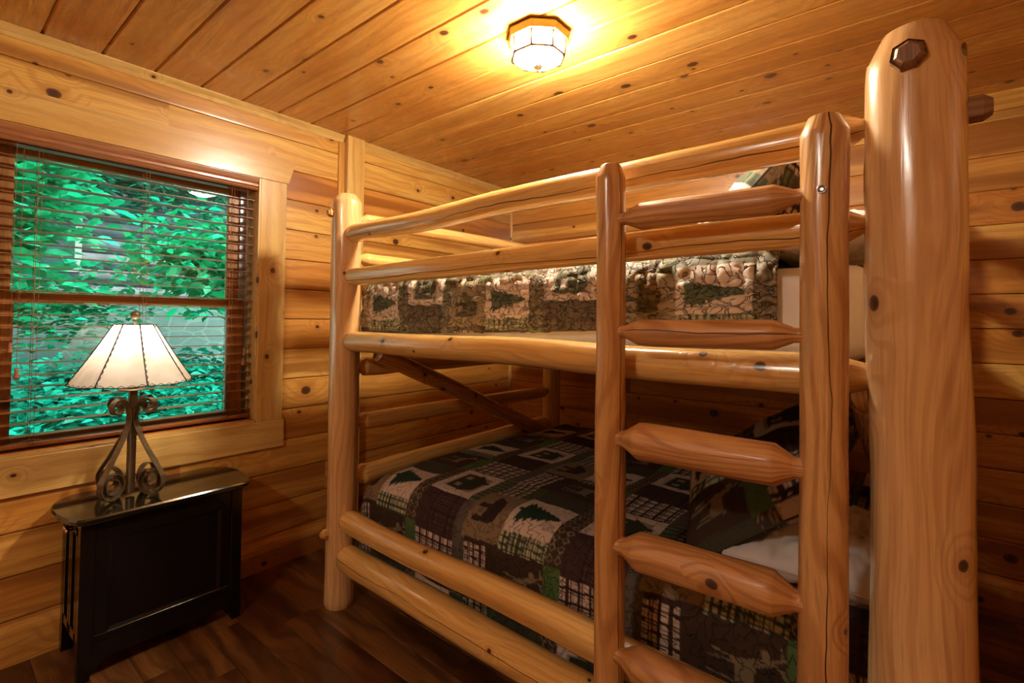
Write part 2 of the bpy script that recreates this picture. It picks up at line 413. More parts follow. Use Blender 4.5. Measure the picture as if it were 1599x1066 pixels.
mb = MB()
for lo, hi in (((-.15, Y1, 0), (-.001, WY0, H)), ((-.15, WY1, 0), (-.001, 0, H)), ((-.15, WY0, 0), (-.001, WY1, WZ0)), ((-.15, WY0, WZ1), (-.001, WY1, H))):
    box(mb, lo, hi, .0005, axis=1, wd=(.9, 0, 0))
wall_planks(mb, (0, 1, 0), Y1, 0, 0, H, (0, 0, 0), (1, 0, 0), 0, light_top=True, cuts=((WY0, WY1, WZ0, WZ1),))
struct(mb.build('wall_left', M['plank']))
mb = MB(); box(mb, (-.15, .001, 0), (X1+.15, .15, H), .0005, axis=0, wd=(.9, 0, 0))
wall_planks(mb, (1, 0, 0), 0, X1, 0, H, (0, 0, 0), (0, -1, 0), -.006)
struct(mb.build('wall_back', M['plank']))
mb = MB(); box(mb, (X1+.001, Y1, 0), (X1+.15, 0, H), .0005, axis=1, wd=(.9, 0, 0))
wall_planks(mb, (0, 1, 0), Y1, 0, 0, H, (X1, 0, 0), (-1, 0, 0), 0)
struct(mb.build('wall_right', M['plank']))
mb = MB(); box(mb, (-.15, Y1-.15, 0), (X1+.15, Y1-.001, H), .0005, axis=0, wd=(.9, 0, 0))
wall_planks(mb, (1, 0, 0), 0, X1, 0, H, (0, Y1, 0), (0, 1, 0), 0)
struct(mb.build('wall_front', M['plank']))

mb = MB(); box(mb, (-.15, Y1, H+.014), (X1+.15, .15, H+.1), .0005, wd=(.95, 0, 0))
y = -.19
edges = [0]; yy = 0.0
while yy > Y1: yy -= .188; edges.append(max(yy, Y1))
for i in range(len(edges)-1):
    y1, y0 = edges[i], edges[i+1]; w = y1-y0
    if w < .02: continue
    prof = [(0, .015), (.0015, .009), (.0065, 0), (w-.0065, 0), (w-.0015, .009), (w, .015)]
    a = 0
    js = [0.0]
    if rnd() < .5: js.append(.6+2.2*rnd())
    js.append(X1)
    for k in range(len(js)-1):
        prism(mb, prof, js[k]+.0005, js[k+1]-.0005, (1, 0, 0), (0, 1, 0), (0, 0, 1), (0, y0, H), caps=False)
struct(mb.build('ceiling', M['ceiling_board']))

mb = MB(); box(mb, (-.15, Y1, -.12), (X1+.15, .15, -.012), .0005, wd=(1, 0, 0))
yy = 0.02
while yy > Y1:
    w = .125; x = -.3-rnd()*.8
    while x < X1:
        L = .6+rnd()*1.1; a, b = max(x, 0), min(x+L, X1)
        if b-a > .02:
            prof = [(0, -.012), (0, -.0022), (.0016, 0), (w-.0022, 0), (w-.0006, -.0022), (w-.0006, -.012)]
            prism(mb, prof, a+.0005, b-.0005, (1, 0, 0), (0, 1, 0), (0, 0, 1), (0, yy-w, 0))
        x += L
    yy -= w
struct(mb.build('floor', M['floor_board']))

# trims
def trim(name, lo, hi, mat='casing_wood', c=.003, tone=None):
    mb = MB(); box(mb, lo, hi, c, wd=(rnd() if tone is None else tone, 0, 0)); return struct(mb.build(name, M[mat]))
mb = MB()       # cove along the window wall ceiling, run on both sides of the wall post
cove = [(0, 0), (.030, 0), (.030, -.006), (.014, -.024), (.006, -.040), (0, -.040)]
prism(mb, [(p+.013, q) for p, q in cove][::-1], Y1, -1.66, (0, 1, 0), (1, 0, 0), (0, 0, 1), (0, 0, H), (.2, 0, 0))
prism(mb, [(p+.013, q) for p, q in cove][::-1], -1.54, -.012, (0, 1, 0), (1, 0, 0), (0, 0, 1), (0, 0, H), (.7, 0, 0))
struct(mb.build('trim_1', M['casing_wood']))
mb = MB()
crown = [(0, 0), (.052, 0), (.052, -.008), (.034, -.022), (.030, -.036), (.018, -.052), (.016, -.076), (0, -.076)]
prism(mb, [(p+.013, q) for p, q in crown], 0.03, X1, (1, 0, 0), (0, -1, 0), (0, 0, 1), (0, 0, H), (.3, 0, 0))
struct(mb.build('trim_2', M['ceiling_board']))
trim('trim_3', (.012, -.034, 0), (.032, -.014, H-.04), tone=.4)             # corner bead
mb = MB(); box(mb, (.012, -1.652, 0), (.062, -1.532, H-.0), .003, axis=2, wd=(.1, 0, 0)); struct(mb.build('trim_4', M['casing_wood']))
trim('trim_5', (.012, -1.690, .15), (.030, -1.652, H-.04), 'plank', tone=.3)
def baseboard(name, a, b, org, ax, nr):
    mb = MB(); prism(mb, [(0, 0), (.030, 0), (.030, .118), (.026, .132), (.014, .152), (0, .155)], a, b, ax, nr, (0, 0, 1), org); return struct(mb.build(name, M['plank']))
baseboard('baseboard_left', Y1, 0, (0, 0, 0), (0, 1, 0), (1, 0, 0))
baseboard('baseboard_back', 0.03, X1, (0, 0, 0), (1, 0, 0), (0, -1, 0))
baseboard('baseboard_right', Y1, 0, (X1, 0, 0), (0, 1, 0), (-1, 0, 0))
baseboard('baseboard_front', 0, X1, (0, Y1, 0), (1, 0, 0), (0, 1, 0))

# ------------------------------------------------------------------ window
win = empty('window_1', (0, (WY0+WY1)/2, WZ0)); win['kind'] = 'structure'
def wpart(name, mb, mat, parent=win):
    o = mb.build(name, M[mat]); o.parent = parent
    p = parent; off = Vector((0, 0, 0))
    while p: off += p.location; p = p.parent
    o.location = -off if True else o.location
    return o
def local(o, parent):
    """parent o while keeping its world-space mesh in place"""
    o.parent = parent; off = Vector((0, 0, 0)); p = parent
    while p is not None: off += Vector(p.location); p = p.parent
    o.location = Vector(o.location)-off
    return o
def part(name, mb, mat, parent):
    return local(mb.build(name, M[mat] if isinstance(mat, str) else mat), parent)
mb = MB()
prism(mb, [(WY0-.19, WZ1), (-2.000, WZ1), (-1.958, 2.205), (WY0-.232, 2.205)], .002, .036, (1, 0, 0), (0, 1, 0), (0, 0, 1), (0, 0, 0), caps=True)
me_o = part('head_casing', mb, 'casing_wood', win)
# long-grain uv for the head casing front
uvd = me_o.data.uv_layers[0].data
for pl in me_o.data.polygons:
    for li in pl.loop_indices:
        co = me_o.data.vertices[me_o.data.loops[li].vertex_index].co; uvd[li].uv = (co.y+7.3, co.z+co.x)
mb = MB(); box(mb, (.002, WY1+.006, .785), (.030, -2.005, WZ1-.001), .002, wd=(.1, 0, 0)); part('side_casing', mb, 'casing_wood', win)
mb = MB(); box(mb, (.002, WY0-.145, .785), (.030, WY0-.006, WZ1-.001), .002, wd=(.4, 0, 0)); part('side_casing', mb, 'casing_wood', win)
mb = MB(); box(mb, (.002, WY0-.19, .638), (.032, -1.995, .784), .002, wd=(.3, 0, 0)); part('sill_casing', mb, 'casing_wood', win)
mb = MB(); box(mb, (-.145, WY1-.004, WZ0), (.028, WY1+.010, WZ1), .001, wd=(.3, 0, 0)); box(mb, (-.145, WY0-.010, WZ0), (.028, WY0+.004, WZ1), .001, wd=(.3, 0, 0))
box(mb, (-.145, WY0, WZ1-.004), (.028, WY1, WZ1+.010), .001, wd=(.3, 0, 0)); box(mb, (-.145, WY0, WZ0-.018), (.030, WY1, WZ0-.004), .001, wd=(.3, 0, 0)); part('jamb', mb, 'casing_wood', win)
mb = MB(); box(mb, (-.10, WY1-.012, WZ0), (-.052, WY1-.004, WZ1-.004), .001); box(mb, (-.10, WY0+.004, WZ0), (-.052, WY0+.012, WZ1-.004), .001); part('jamb_liner', mb, 'wall_jamb', win)
mb = MB(); box(mb, (-.105, WY1-.045, WZ0), (-.097, WY1-.012, WZ1-.004), .001); box(mb, (-.105, WY0+.012, WZ0), (-.097, WY0+.045, WZ1-.004), .001); part('track', mb, 'track_metal', win)
def sash(name, x0, x1, y0, y1, z0, z1, sl, sr, st, sb):
    mb = MB()
    box(mb, (x0, y0, z0), (x1, y0+sl, z1), .003); box(mb, (x0, y1-sr, z0), (x1, y1, z1), .003)
    box(mb, (x0, y0+sl, z0), (x1, y1-sr, z0+sb), .003, axis=1); box(mb, (x0, y0+sl, z1-st), (x1, y1-sr, z1), .003, axis=1)
    s = part(name, mb, 'sash_wood', win)
    g = MB(); xm = (x0+x1)/2; box(g, (xm-.002, y0+sl-.003, z0+sb-.003), (xm+.002, y1-sr+.003, z1-st+.003), .0002)
    part('glass_pane', g, 'window_glass', s)
sash('upper_sash', -.140, -.110, WY0+.012, WY1-.012, 1.388, WZ1-.004, .112, .086, .080, .038)
sash('lower_sash', -.095, -.065, WY0+.046, WY1-.030, WZ0-.002, 1.424, .085, .078, .037, .046)

bl = empty('window_blind', (0, (WY0+WY1)/2, .80))
tag(bl, 'brown wooden slatted blind lowered over the green window, slats open', 'window blind')
mb = MB()
val = [(-.012, 2.004), (.020, 2.004), (.024, 2.010), (.020, 2.018), (.028, 2.024), (.028, 2.034), (.024, 2.038), (.030, 2.046), (.034, 2.064), (-.012, 2.064)]
prism(mb, val, WY0+.002, WY1-.008, (0, 1, 0), (1, 0, 0), (0, 0, 1), (0, 0, 0)); part('valance', mb, 'blind_wood', bl)
mb = MB()
nsl = 25
for i in range(nsl):
    z = .858+i*(2.000-.858)/(nsl-1)
    prism(mb, [(-.025, -.0014), (.025, -.0014), (.025, .0008), (0, .0022), (-.025, .0008)], WY0+.008, WY1-.014, (0, 1, 0), (1, 0, 0), (0, 0, 1), (-.030, 0, z), (rnd(), 0, 0))
part('slats', mb, 'blind_wood', bl)
mb = MB(); prism(mb, bevrect(.050, .018, .004), WY0+.008, WY1-.014, (0, 1, 0), (1, 0, 0), (0, 0, 1), (-.030, 0, .822)); part('bottom_rail', mb, 'blind_wood', bl)
for yc in (-2.998, -2.640, -2.275):
    mb = MB()
    for dx in (-.0555, -.0045): tube(mb, [(dx, yc, .815), (dx, yc, 2.01)], .0011, 5)
    tube(mb, [(-.0035, yc+.012, .815), (-.0035, yc+.012, 2.01)], .0009, 5)
    part('ladder_cord', mb, 'cord_brown', bl)
for (yc, zt) in ((-3.062, 1.215), (-3.042, 1.115), (-2.199, 1.165), (-2.204, 1.115)):
    mb = MB(); tube(mb, [(.004, yc, zt), (.004, yc, 2.01)], .0010, 5); c = part('pull_cord', mb, 'cord_brown', bl)
    mb = MB(); revolve(mb, [(.002, .012), (.005, .010), (.0065, .004), (.0058, -.010), (.010, -.022), (.0105, -.026), (.006, -.030)], (.004, yc, zt), n=14)
    part('tassel', mb, 'blind_wood', c)
mb = MB(); pts = []
for i in range(26):
    a = i/25*2*PI*1.3; pts.append((.004+.003*math.cos(a*2), -2.995+.032*math.cos(a), .838+.006*math.sin(a)))
tube(mb, pts, .0012, 5); part('cord_loop', mb, 'cord_brown', bl)

# ------------------------------------------------------------------ ceiling fixtures
def ceiling_light(x, y, label, rot=PI/8, glass='lit_glass'):
    r = empty('ceiling_light', (x, y, H), rot); tag(r, label, 'ceiling light', 'octagonal ceiling lights')
    n = 8
    def ring(rr, z): return [(rr*math.cos(2*PI*k/n), rr*math.sin(2*PI*k/n), z) for k in range(n)]
    mb = MB(); revolve(mb, [(.02, 0), (.118, 0), (.122, -.010), (.118, -.036), (.106, -.040), (.02, -.036)], (0, 0, 0), n=8, smooth=False); p = mb.build('canopy', M['aged_brass'], r)
    R0, R1, R2, R3 = .104, .102, .098, .020; Z0, Z1, Z3 = -.038, -.094, -.128
    g = MB(); A, B, D = ring(R0, Z0), ring(R1, Z1), ring(.014, Z3)
    g.add(A+B+D, [(k, k+8, (k+1) % 8+8, (k+1) % 8) for k in range(8)]+[(k+8, k+16, (k+1) % 8+16, (k+1) % 8+8) for k in range(8)])
    g.build('glass_shade', M[glass], r)
    f = MB()
    for k in range(8):
        k2 = (k+1) % 8
        s = 1.012
        P = lambda q: (q[0]*s, q[1]*s, q[2]-.001)
        tube(f, [P(A[k]), P(B[k])], .0045, 6); tube(f, [P(B[k]), P(D[k])], .0030, 6)
        tube(f, [P(B[k]), P(B[k2])], .0045, 6)
    f.build('lead_frame', M['aged_brass'], r)
    mb = MB(); revolve(mb, [(.004, -.120), (.016, -.124), (.017, -.130), (.011, -.137), (.005, -.141), (.0055, -.148), (.001, -.152)], (0, 0, 0), n=16); mb.build('finial', M['brass'], r)
    return r
ceiling_light(1.572, -1.795, 'octagonal glass flush ceiling light with brass frame glowing above the bunk')
ceiling_light(1.9, -4.6, 'octagonal glass ceiling light on the side of the room behind the viewpoint', glass='lit_glass_cool')

# ------------------------------------------------------------------ black console cabinet
con = empty('console_cabinet', (.19, -2.62, 0)); tag(con, 'glossy black narrow console cabinet with rounded ends standing under the window', 'cabinet')
BX0, BX1, BY0, BY1, BZ = .034, .352, -2.895, -2.335, .572
mb = MB()
for (x0, y0) in ((BX1-.045, BY0), (BX1-.045, BY1-.045), (BX0, BY0), (BX0, BY1-.045)):
    # corner stiles running down into tapered feet
    prism(mb, bevrect(.045, .045, .003), .10, BZ, (0, 0, 1), (1, 0, 0), (0, 1, 0), (x0+.0225, y0+.0225, 0))
box(mb, (BX0+.02, BY0+.02, .09), (BX1-.018, BY1-.02, BZ), .001)
part('body', mb, 'black_paint', con)
for (x0, y0, sx_, sy_) in ((BX1-.045, BY0, 1, -1), (BX1-.045, BY1-.045, 1, 1), (BX0, BY0, -1, -1), (BX0, BY1-.045, -1, 1)):
    mb = MB(); cx, cy = x0+.0225, y0+.0225
    a = .0225; b = .017
    ox, oy = sx_*(a-b), sy_*(a-b)
    vs = [(cx+ox-b, cy+oy-b, 0), (cx+ox+b, cy+oy-b, 0), (cx+ox+b, cy+oy+b, 0), (cx+ox-b, cy+oy+b, 0), (cx-a, cy-a, .10), (cx+a, cy-a, .10), (cx+a, cy+a, .10), (cx-a, cy+a, .10)]
    mb.add(vs, [(3, 2, 1, 0), (0, 1, 5, 4), (1, 2, 6, 5), (2, 3, 7, 6), (3, 0, 4, 7), (4, 5, 6, 7)]); part('leg', mb, 'black_paint', con)
# apron with a low arch, front and back
for xx in (BX1-.018, BX0+.002):
    mb = MB(); pr = [(BY0+.04, .125), (BY0+.04, .030), (BY0+.055, .034), (BY0+.075, .062), (BY1-.075, .062), (BY1-.055, .034), (BY1-.04, .030), (BY1-.04, .125)]
    prism(mb, pr, xx, xx+.016, (1, 0, 0), (0, 1, 0), (0, 0, 1), (0, 0, 0)); part('apron', mb, 'black_paint', con)
# front frame and raised panel with moulding
mb = MB(); fx = BX1-.008
box(mb, (fx-.012, BY0+.04, BZ-.075), (fx, BY1-.04, BZ), .001); box(mb, (fx-.012, BY0+.04, .10), (fx, BY1-.04, .152), .001)
box(mb, (fx-.012, BY0+.04, .1525), (fx, BY0+.085, BZ-.0755), .001); box(mb, (fx-.012, BY1-.085, .1525), (fx, BY1-.04, BZ-.0755), .001); part('front_frame', mb, 'black_paint', con)
mb = MB(); y0, y1, z0, z1 = BY0+.085, BY1-.085, .152, BZ-.075
mprof = [(0, 0), (.012, 0), (.012, -.003), (.004, -.009), (0, -.010)]
prism(mb, [(0, 0), (.012, 0), (.0, .007)], y0, y1, (0, 1, 0), (0, 0, 1), (1, 0, 0), (fx-.008, 0, z0))
prism(mb, [(0, 0), (-.012, 0), (0, .007)], y0, y1, (0, 1, 0), (0, 0, 1), (1, 0, 0), (fx-.008, 0, z1))
prism(mb, [(0, 0), (.012, 0), (0, .007)], z0, z1, (0, 0, 1), (0, 1, 0), (1, 0, 0), (fx-.008, y0, 0))
prism(mb, [(0, 0), (-.012, 0), (0, .007)], z0, z1, (0, 0, 1), (0, 1, 0), (1, 0, 0), (fx-.008, y1, 0)); part('panel_moulding', mb, 'black_paint', con)
# side doors (two narrow doors) on each end, with knobs
for sy_, ye in ((-1, BY0), (1, BY1)):
    xm = (BX0+BX1)/2
    for s in (-1, 1):
        xa, xb = (BX0+.047, xm-.002) if s < 0 else (xm+.002, BX1-.047)
        mb = MB(); ya, yb = sorted((ye+sy_*.000, ye-sy_*.016))
        box(mb, (xa, ya, .13), (xa+.026, yb, BZ-.02), .002); box(mb, (xb-.026, ya, .13), (xb, yb, BZ-.02), .002)
        box(mb, (xa, ya, .13), (xb, yb, .165), .002, axis=0); box(mb, (xa, ya, BZ-.055), (xb, yb, BZ-.02), .002, axis=0)
        yc, yd = sorted((ye-sy_*.006, ye-sy_*.014)); box(mb, (xa+.02, yc, .15), (xb-.02, yd, BZ-.04), .001)
        dr = part('door', mb, 'black_paint', con)
        mb = MB(); revolve(mb, [(.003, 0), (.0035, .007), (.008, .011), (.0095, .017), (.007, .022), (.002, .0235)], (xm+s*.018, ye, .520), axis=(0, sy_, 0), n=16)
        part('knob', mb, 'knob_brass', dr)
# top with curved ends
def top_outline(off):
    pts = [(.014, -2.885-off), (.05, -2.925-off)]
    for i in range(9):
        t = i/8; pts.append((.05+(BX1+.022-.05+off)*t, -2.925-off-.034*math.sin(PI*(.25+.75*t))+.012*(1-math.cos(0))))
    pts = [(.014, -2.870-off)]
    cs = [(.014, -2.870), (.04, -2.906), (.075, -2.932), (.12, -2.946), (.17, -2.951), (.23, -2.948), (.29, -2.938), (.335, -2.926), (.366, -2.910), (.376, -2.892)]
    L = [(x+off*(x-.2)/.2*.9 if x > .02 else x, y-off) for x, y in cs]
    Rr = [(x, -5.226-y) for x, y in reversed(L)]
    return L+Rr
mb = MB()
lay = [(.571, -.012), (.577, -.004), (.583, -.004), (.586, .002), (.592, .002), (.598, -.004)]
n = len(top_outline(0)); vs = []
for z, off in lay: vs += [(x, y, z) for x, y in top_outline(off)]
fs = [tuple(range(n-1, -1, -1)), tuple(range((len(lay)-1)*n, len(lay)*n))]
for i in range(len(lay)-1):
    for k in range(n): fs.append((i*n+k, i*n+(k+1) % n, (i+1)*n+(k+1) % n, (i+1)*n+k))
mb.add(vs, fs); part('top', mb, 'console_top_paint', con)

# ------------------------------------------------------------------ table lamp
LX, LY, LZ = .185, -2.712, .598
lamp = empty('table_lamp', (LX, LY, LZ)); tag(lamp, 'wrought iron scroll table lamp with a stitched hide shade, lit, on the black cabinet', 'table lamp')
mb = MB(); prism(mb, bevrect(.027, .027, .003), .012, .455, (0, 0, 1), (1, 0, 0), (0, 1, 0), (0, 0, 0)); s = mb.build('stem', M['iron'], lamp)
mb = MB(); revolve(mb, [(.012, .428), (.052, .430), (.054, .433), (.03, .436), (.012, .438)], (0, 0, 0), n=28); mb.build('drip_plate', M['iron'], lamp)
mb = MB(); revolve(mb, [(.017, .436), (.019, .440), (.019, .490), (.014, .500)], (0, 0, 0), n=16); mb.build('socket', M['brass'], lamp)
def strap(ang):
    """flat iron strap in the radial plane: curl, sweep down and out, spiral foot"""
    P = []
    cx, cz, r1 = .078, .366, .033                 # top curl
    for i in range(27):
        t = i/26; a = math.radians(-330+430*t); rr = r1*(.45+.55*t)
        P.append((cx+rr*math.cos(a), cz+rr*math.sin(a)))
    P += [(.056, .396), (.036, .382), (.021, .358), (.0150, .330), (.0150, .305), (.024, .276), (.046, .236), (.078, .186), (.110, .140), (.136, .106), (.150, .084)]
    cx, cz, r0 = .094, .0635, .0605               # foot spiral, rolling under and inward
    for i in range(1, 45):
        t = i/44; a = math.radians(6)-math.radians(600)*t; rr = r0*(1-.60*t); P.append((cx+rr*math.cos(a), cz+rr*math.sin(a)))
    P = [(p*.93+.001, z_) for p, z_ in P]
    pts = [Vector((p*math.cos(ang), p*math.sin(ang), z)) for p, z in P]
    side = Vector((-math.sin(ang), math.cos(ang), 0)); out = []
    w, th = .0120, .0017
    vs = []
    for i, p in enumerate(pts):
        d = (pts[min(i+1, len(pts)-1)]-pts[max(i-1, 0)]).normalized(); nn = d.cross(side).normalized()
        for a, b in ((-w, -th), (w, -th), (w, th), (-w, th)): vs.append(tuple(p+side*a+nn*b))
    fs = []
    for i in range(len(pts)-1):
        for k in range(4): fs.append((i*4+k, i*4+(k+1) % 4, i*4+4+(k+1) % 4, i*4+4+k))
    fs += [(3, 2, 1, 0), tuple(len(vs)-4+k for k in range(4))]
    mb = MB(); mb.add(vs, fs); return mb
va = math.atan2(CAM.y-LY, CAM.x-LX)
for k in range(4): strap(va+math.radians(49+90*k)).build('scroll_leg', M['iron'], lamp)
NP = 8; SB, ST, ZB, ZT = .211, .070, .464, .702
a0 = va+math.radians(12)
def shp(t, z): # panel shade surface
    return None
mb = MB(); nsub = 6; vs = []; rows = 10
def shade_pt(k, s, t, off=0.0):
    a1, a2 = a0+2*PI*k/NP, a0+2*PI*(k+1)/NP
    r = SB+(ST-SB)*t+off-.004*math.sin(PI*t)
    r_in = r*(1-.018*math.sin(PI*s)*0)
    a = a1+(a2-a1)*s
    chord = math.cos(PI/NP)/math.cos((s-.5)*2*PI/NP)
    rr = r*(.55+.45*chord)
    return (rr*math.cos(a), rr*math.sin(a), ZB+(ZT-ZB)*t+.002*math.cos(2*PI*s)*(1-t))
for k in range(NP):
    base = k*(nsub+1)*(rows+1)
    for i in range(rows+1):
        for j in range(nsub+1): vs.append(shade_pt(k, j/nsub, i/rows))
fs = []
for k in range(NP):
    base = k*(nsub+1)*(rows+1)
    for i in range(rows):
        for j in range(nsub):
            q = base+i*(nsub+1)+j; fs.append((q, q+1, q+nsub+2, q+nsub+1))
mb.add(vs, fs, smooth=True); sh = mb.build('lamp_shade', M['shade_hide'], lamp)
mb = MB()
for k in range(NP):     # seams: laced zigzag
    pts = []
    for i in range(23):
        t = i/22; pts.append(shade_pt(k, .035 if i % 2 else 0, t, .0022))
    tube(mb, pts, .0014, 5); tube(mb, [shade_pt(k, 0, i/8, .002) for i in range(9)], .0020, 5)
for lev, st in ((0.0, .035), (1.0, -.05)):
    pts = []
    for k in range(NP):
        nz = 10 if lev == 0 else 4
        for j in range(nz): pts.append(shade_pt(k, j/nz, lev+(st if j % 2 else 0), .0022))
    pts.append(pts[0]); tube(mb, pts, .0011, 5)
    tube(mb, [shade_pt(k, s, lev, .001) for k in range(NP) for s in (0, .25, .5, .75)]+[shade_pt(0, 0, lev, .001)], .0018, 5)
mb.build('lacing', M['stitch'], sh)
mb = MB(); tube(mb, [(0, 0, .495), (.045, 0, .53), (.052, 0, .60), (.03, 0, .68), (0, 0, .700)], .0014, 6); tube(mb, [(0, 0, .495), (-.045, 0, .53), (-.052, 0, .60), (-.03, 0, .68), (0, 0, .700)], .0014, 6)
for k in range(3):
    a = a0+2*PI*k/3; tube(mb, [(0, 0, .700), (ST*.96*math.cos(a), ST*.96*math.sin(a), .702)], .0013, 6)
mb.build('harp', M['brass'], lamp)
mb = MB(); revolve(mb, [(.004, .700), (.005, .712), (.008, .716), (.004, .720), (.010, .724), (.0155, .732), (.0175, .741), (.0155, .750), (.009, .756), (.001, .758)], (0, 0, 0), n=20); mb.build('finial', M['iron'], lamp)
pl = bpy.data.lights.new('bulb_light', 'POINT'); pl.energy = BULB_W; pl.color = (1, .88, .72); pl.shadow_soft_size = .03
plo = bpy.data.objects.new('bulb_light', pl); COL.objects.link(plo); plo.parent = lamp; plo.location = (0, 0, .62)

# ------------------------------------------------------------------ log bunk bed
bunk = empty('bunk_bed', (1.64, -1.13, 0)); tag(bunk, 'peeled log bunk bed with full length ladder and side rails', 'bunk bed')
def L(name, p0, p1, r, e0='flat', e1='flat', **kw):
    return local(log(name, p0, p1, r, e0, e1, **kw), bunk)
XL, XR, YF, YB = .60, 2.682, -1.995, -.25
YF2 = -2.045
L('post', (XL, YF, 0), (XL+.004, YF, 1.925), .068, 'flat', 'dome', seed=3, crack=None, wob=.004, mat=M['log_pale'], tone=.45)
L('post', (XR, YF2, 0), (XR, YF2, 1.925), .0830, 'flat', 'bigdome', seed=5, wob=.004, mat=M['log_pale'], tone=.15, nseg=32, r2=.0795, rough=.045)
L('post', (XL, YB, 0), (XL, YB, 1.86), .065, 'flat', 'dome', seed=8, tone=.4)
L('post', (XR, YB, 0), (XR, YB, 1.90), .070, 'flat', 'dome', seed=9, tone=.4)
xa, xb = XL+.050, XR-.058
def rail(z, r, seed, e1='tenon', y0=YF-.006, y1=-2.04, dz0=0., dz1=0., xa=xa, xb=xb, **kw):
    return L('side_rail', (xa, y0, z+dz0), (xb, y1, z+dz1), r, 'blunt', e1, seed=seed, **kw)
rail(1.742, .041, 21, dz0=-.014, dz1=.008, crack=.15, tone=.3)
rail(1.535, .041, 22, dz0=-.008, dz1=.010, crack=.35, tone=.2)
rail(1.227, .046, 23, e1='taper', tone=.15)
rail(.415, .050, 24, dz0=-.012, tone=.35)
rail(.245, .062, 25, dz0=-.008, crack=.5, tone=.05)
for z, r, s in ((1.742, .041, 26), (1.535, .041, 27), (1.227, .046, 28), (.415, .05, 29)):
    L('side_rail', (xa, YB, z), (xb, YB, z), r, 'blunt', 'tenon', seed=s)
ya, yb = YF+.05, YB-.05
for z, r, s, dz in ((1.815, .034, 31, .012), (1.628, .034, 32, .008), (1.105, .046, 33, 0), (.838, .042, 34, -.02), (.575, .050, 35, .02), (.338, .05, 36, 0)):
    L('end_rail', (XL, ya, z), (XL, yb, z+dz), r, 'tenon', 'tenon', seed=s, wob=.008)
for z, r, s in ((1.84, .045, 41), (1.62, .04, 42), (1.105, .046, 43), (.85, .042, 44), (.60, .050, 45), (.338, .05, 46)):
    L('end_rail', (XR, YF2+.055, z), (XR, yb, z), r, 'tenon', 'tenon', seed=s)
L('brace', (XL+.085, -1.86, 1.165), (XL+.085, -.42, .545), .044, 'flat', 'flat', seed=51, tone=.6, mat=M['log_heartwood'])
L('brace', (XR-.085, -1.86, 1.165), (XR-.085, -.42, .545), .044, 'flat', 'flat', seed=52, tone=.6, mat=M['log_heartwood'])
# tenon ends poking through the posts
L('peg', (XL-.012, YF-.055, 1.826), (XL-.012, YF-.092, 1.826), .020, 'flat', 'peg', seed=61, wob=0, nseg=7, smooth=False)
L('peg', (XL-.006, YF-.055, .345), (XL-.006, YF-.096, .345), .021, 'flat', 'peg', seed=62, wob=0, nseg=7, smooth=False)
L('peg', (XR-.008, YF2-.06, 1.842), (XR-.008, YF2-.098, 1.842), .029, 'flat', 'peg', seed=63, wob=0, nseg=7, smooth=False, mat=M['peg_wood'])
L('peg', (XR+.06, YF2, 1.742), (XR+.112, YF2, 1.742), .026, 'flat', 'peg', seed=64, wob=0, nseg=7, smooth=False, mat=M['peg_wood'])
# ladder
YL = -2.135
L('ladder_rail', (2.066, YL, 0), (2.062, YL, 1.752), .0385, 'flat', 'dome', seed=71, wob=.003, crack=.62, mat=M['log_heartwood'], tone=.3)
L('ladder_rail', (2.530, YL, 0), (2.541, YL, 1.760), .0440, 'flat', 'dome', seed=72, wob=.003, crack=.22, mat=M['log_heartwood'], tone=.1, r2=.0425)
for z, r, s, ck, dz in ((1.600, .0335, 81, None, 0), (1.310, .0325, 82, -.1, .002), (1.036, .046, 83, None, .004), (.765, .046, 84, None, .006), (.492, .042, 85, None, 0), (.22, .042, 86, None, 0)):
    L('ladder_rung', (2.066+.020, YL-.008, z), (2.538-.024, YL-.008, z+dz), r, 'tenon', 'tenon', seed=s, crack=ck, mat=M['rung_wood'], wob=.003, tone=(s*.3) % 1)
mb = MB(); revolve(mb, [(.0085, 0), (.0085, .0012), (.0070, .0018), (.0065, .0004), (.002, .0004)], (2.541, YL-.0435, 1.600), axis=(0, -1, 0), n=16); part('screw', mb, 'steel', bunk)
mb = MB()
for i in range(11): box(mb, (.66+i*.18, -1.955, 1.215), (.66+i*.18+.12, -.30, 1.234), .001, axis=1)
part('bed_slats', mb, 'plywood', bunk)
mb = MB(); box(mb, (.655, -1.965, 1.234), (2.615, -.29, 1.246), .001); part('bunk_board', mb, 'plywood', bunk)
mb = MB(); box(mb, (.655, -1.955, .20), (2.615, -.29, .222), .001); part('bunk_board', mb, 'plywood', bunk)

# ------------------------------------------------------------------ printed quilt cloth
CREAM = (.60, .46, .37); TAUPE = (.22, .15, .085); DARK = (.038, .020, .016); OLIVE = (.060, .075, .028); GREEN = (.075, .13, .04)
FOREST = (.012, .040, .020); PLUM = (.050, .024, .024); GREY = (.10, .08, .065)
def seg_d(a, b, p, q):
    (x0, y0), (x1, y1) = p, q; dx, dy = x1-x0, y1-y0
    t = np.clip(((a-x0)*dx+(b-y0)*dy)/(dx*dx+dy*dy+1e-12), 0, 1); return np.hypot(a-x0-t*dx, b-y0-t*dy)
def caps(a, b, L_):
    m = np.zeros(a.shape, bool)
    for p, q, r in L_: m |= seg_d(a, b, p, q) < r
    return m
def m_tree(a, b):      # a = up 0..1, b = across -1..1 (unit = half width)
    k = np.floor(a*7); f = a*7-k; w = (1-a)*.82*(1-.38*f)+.05
    return ((a > .08) & (a < .97) & (np.abs(b) < w)) | ((a > 0) & (a < .1) & (np.abs(b) < .08))
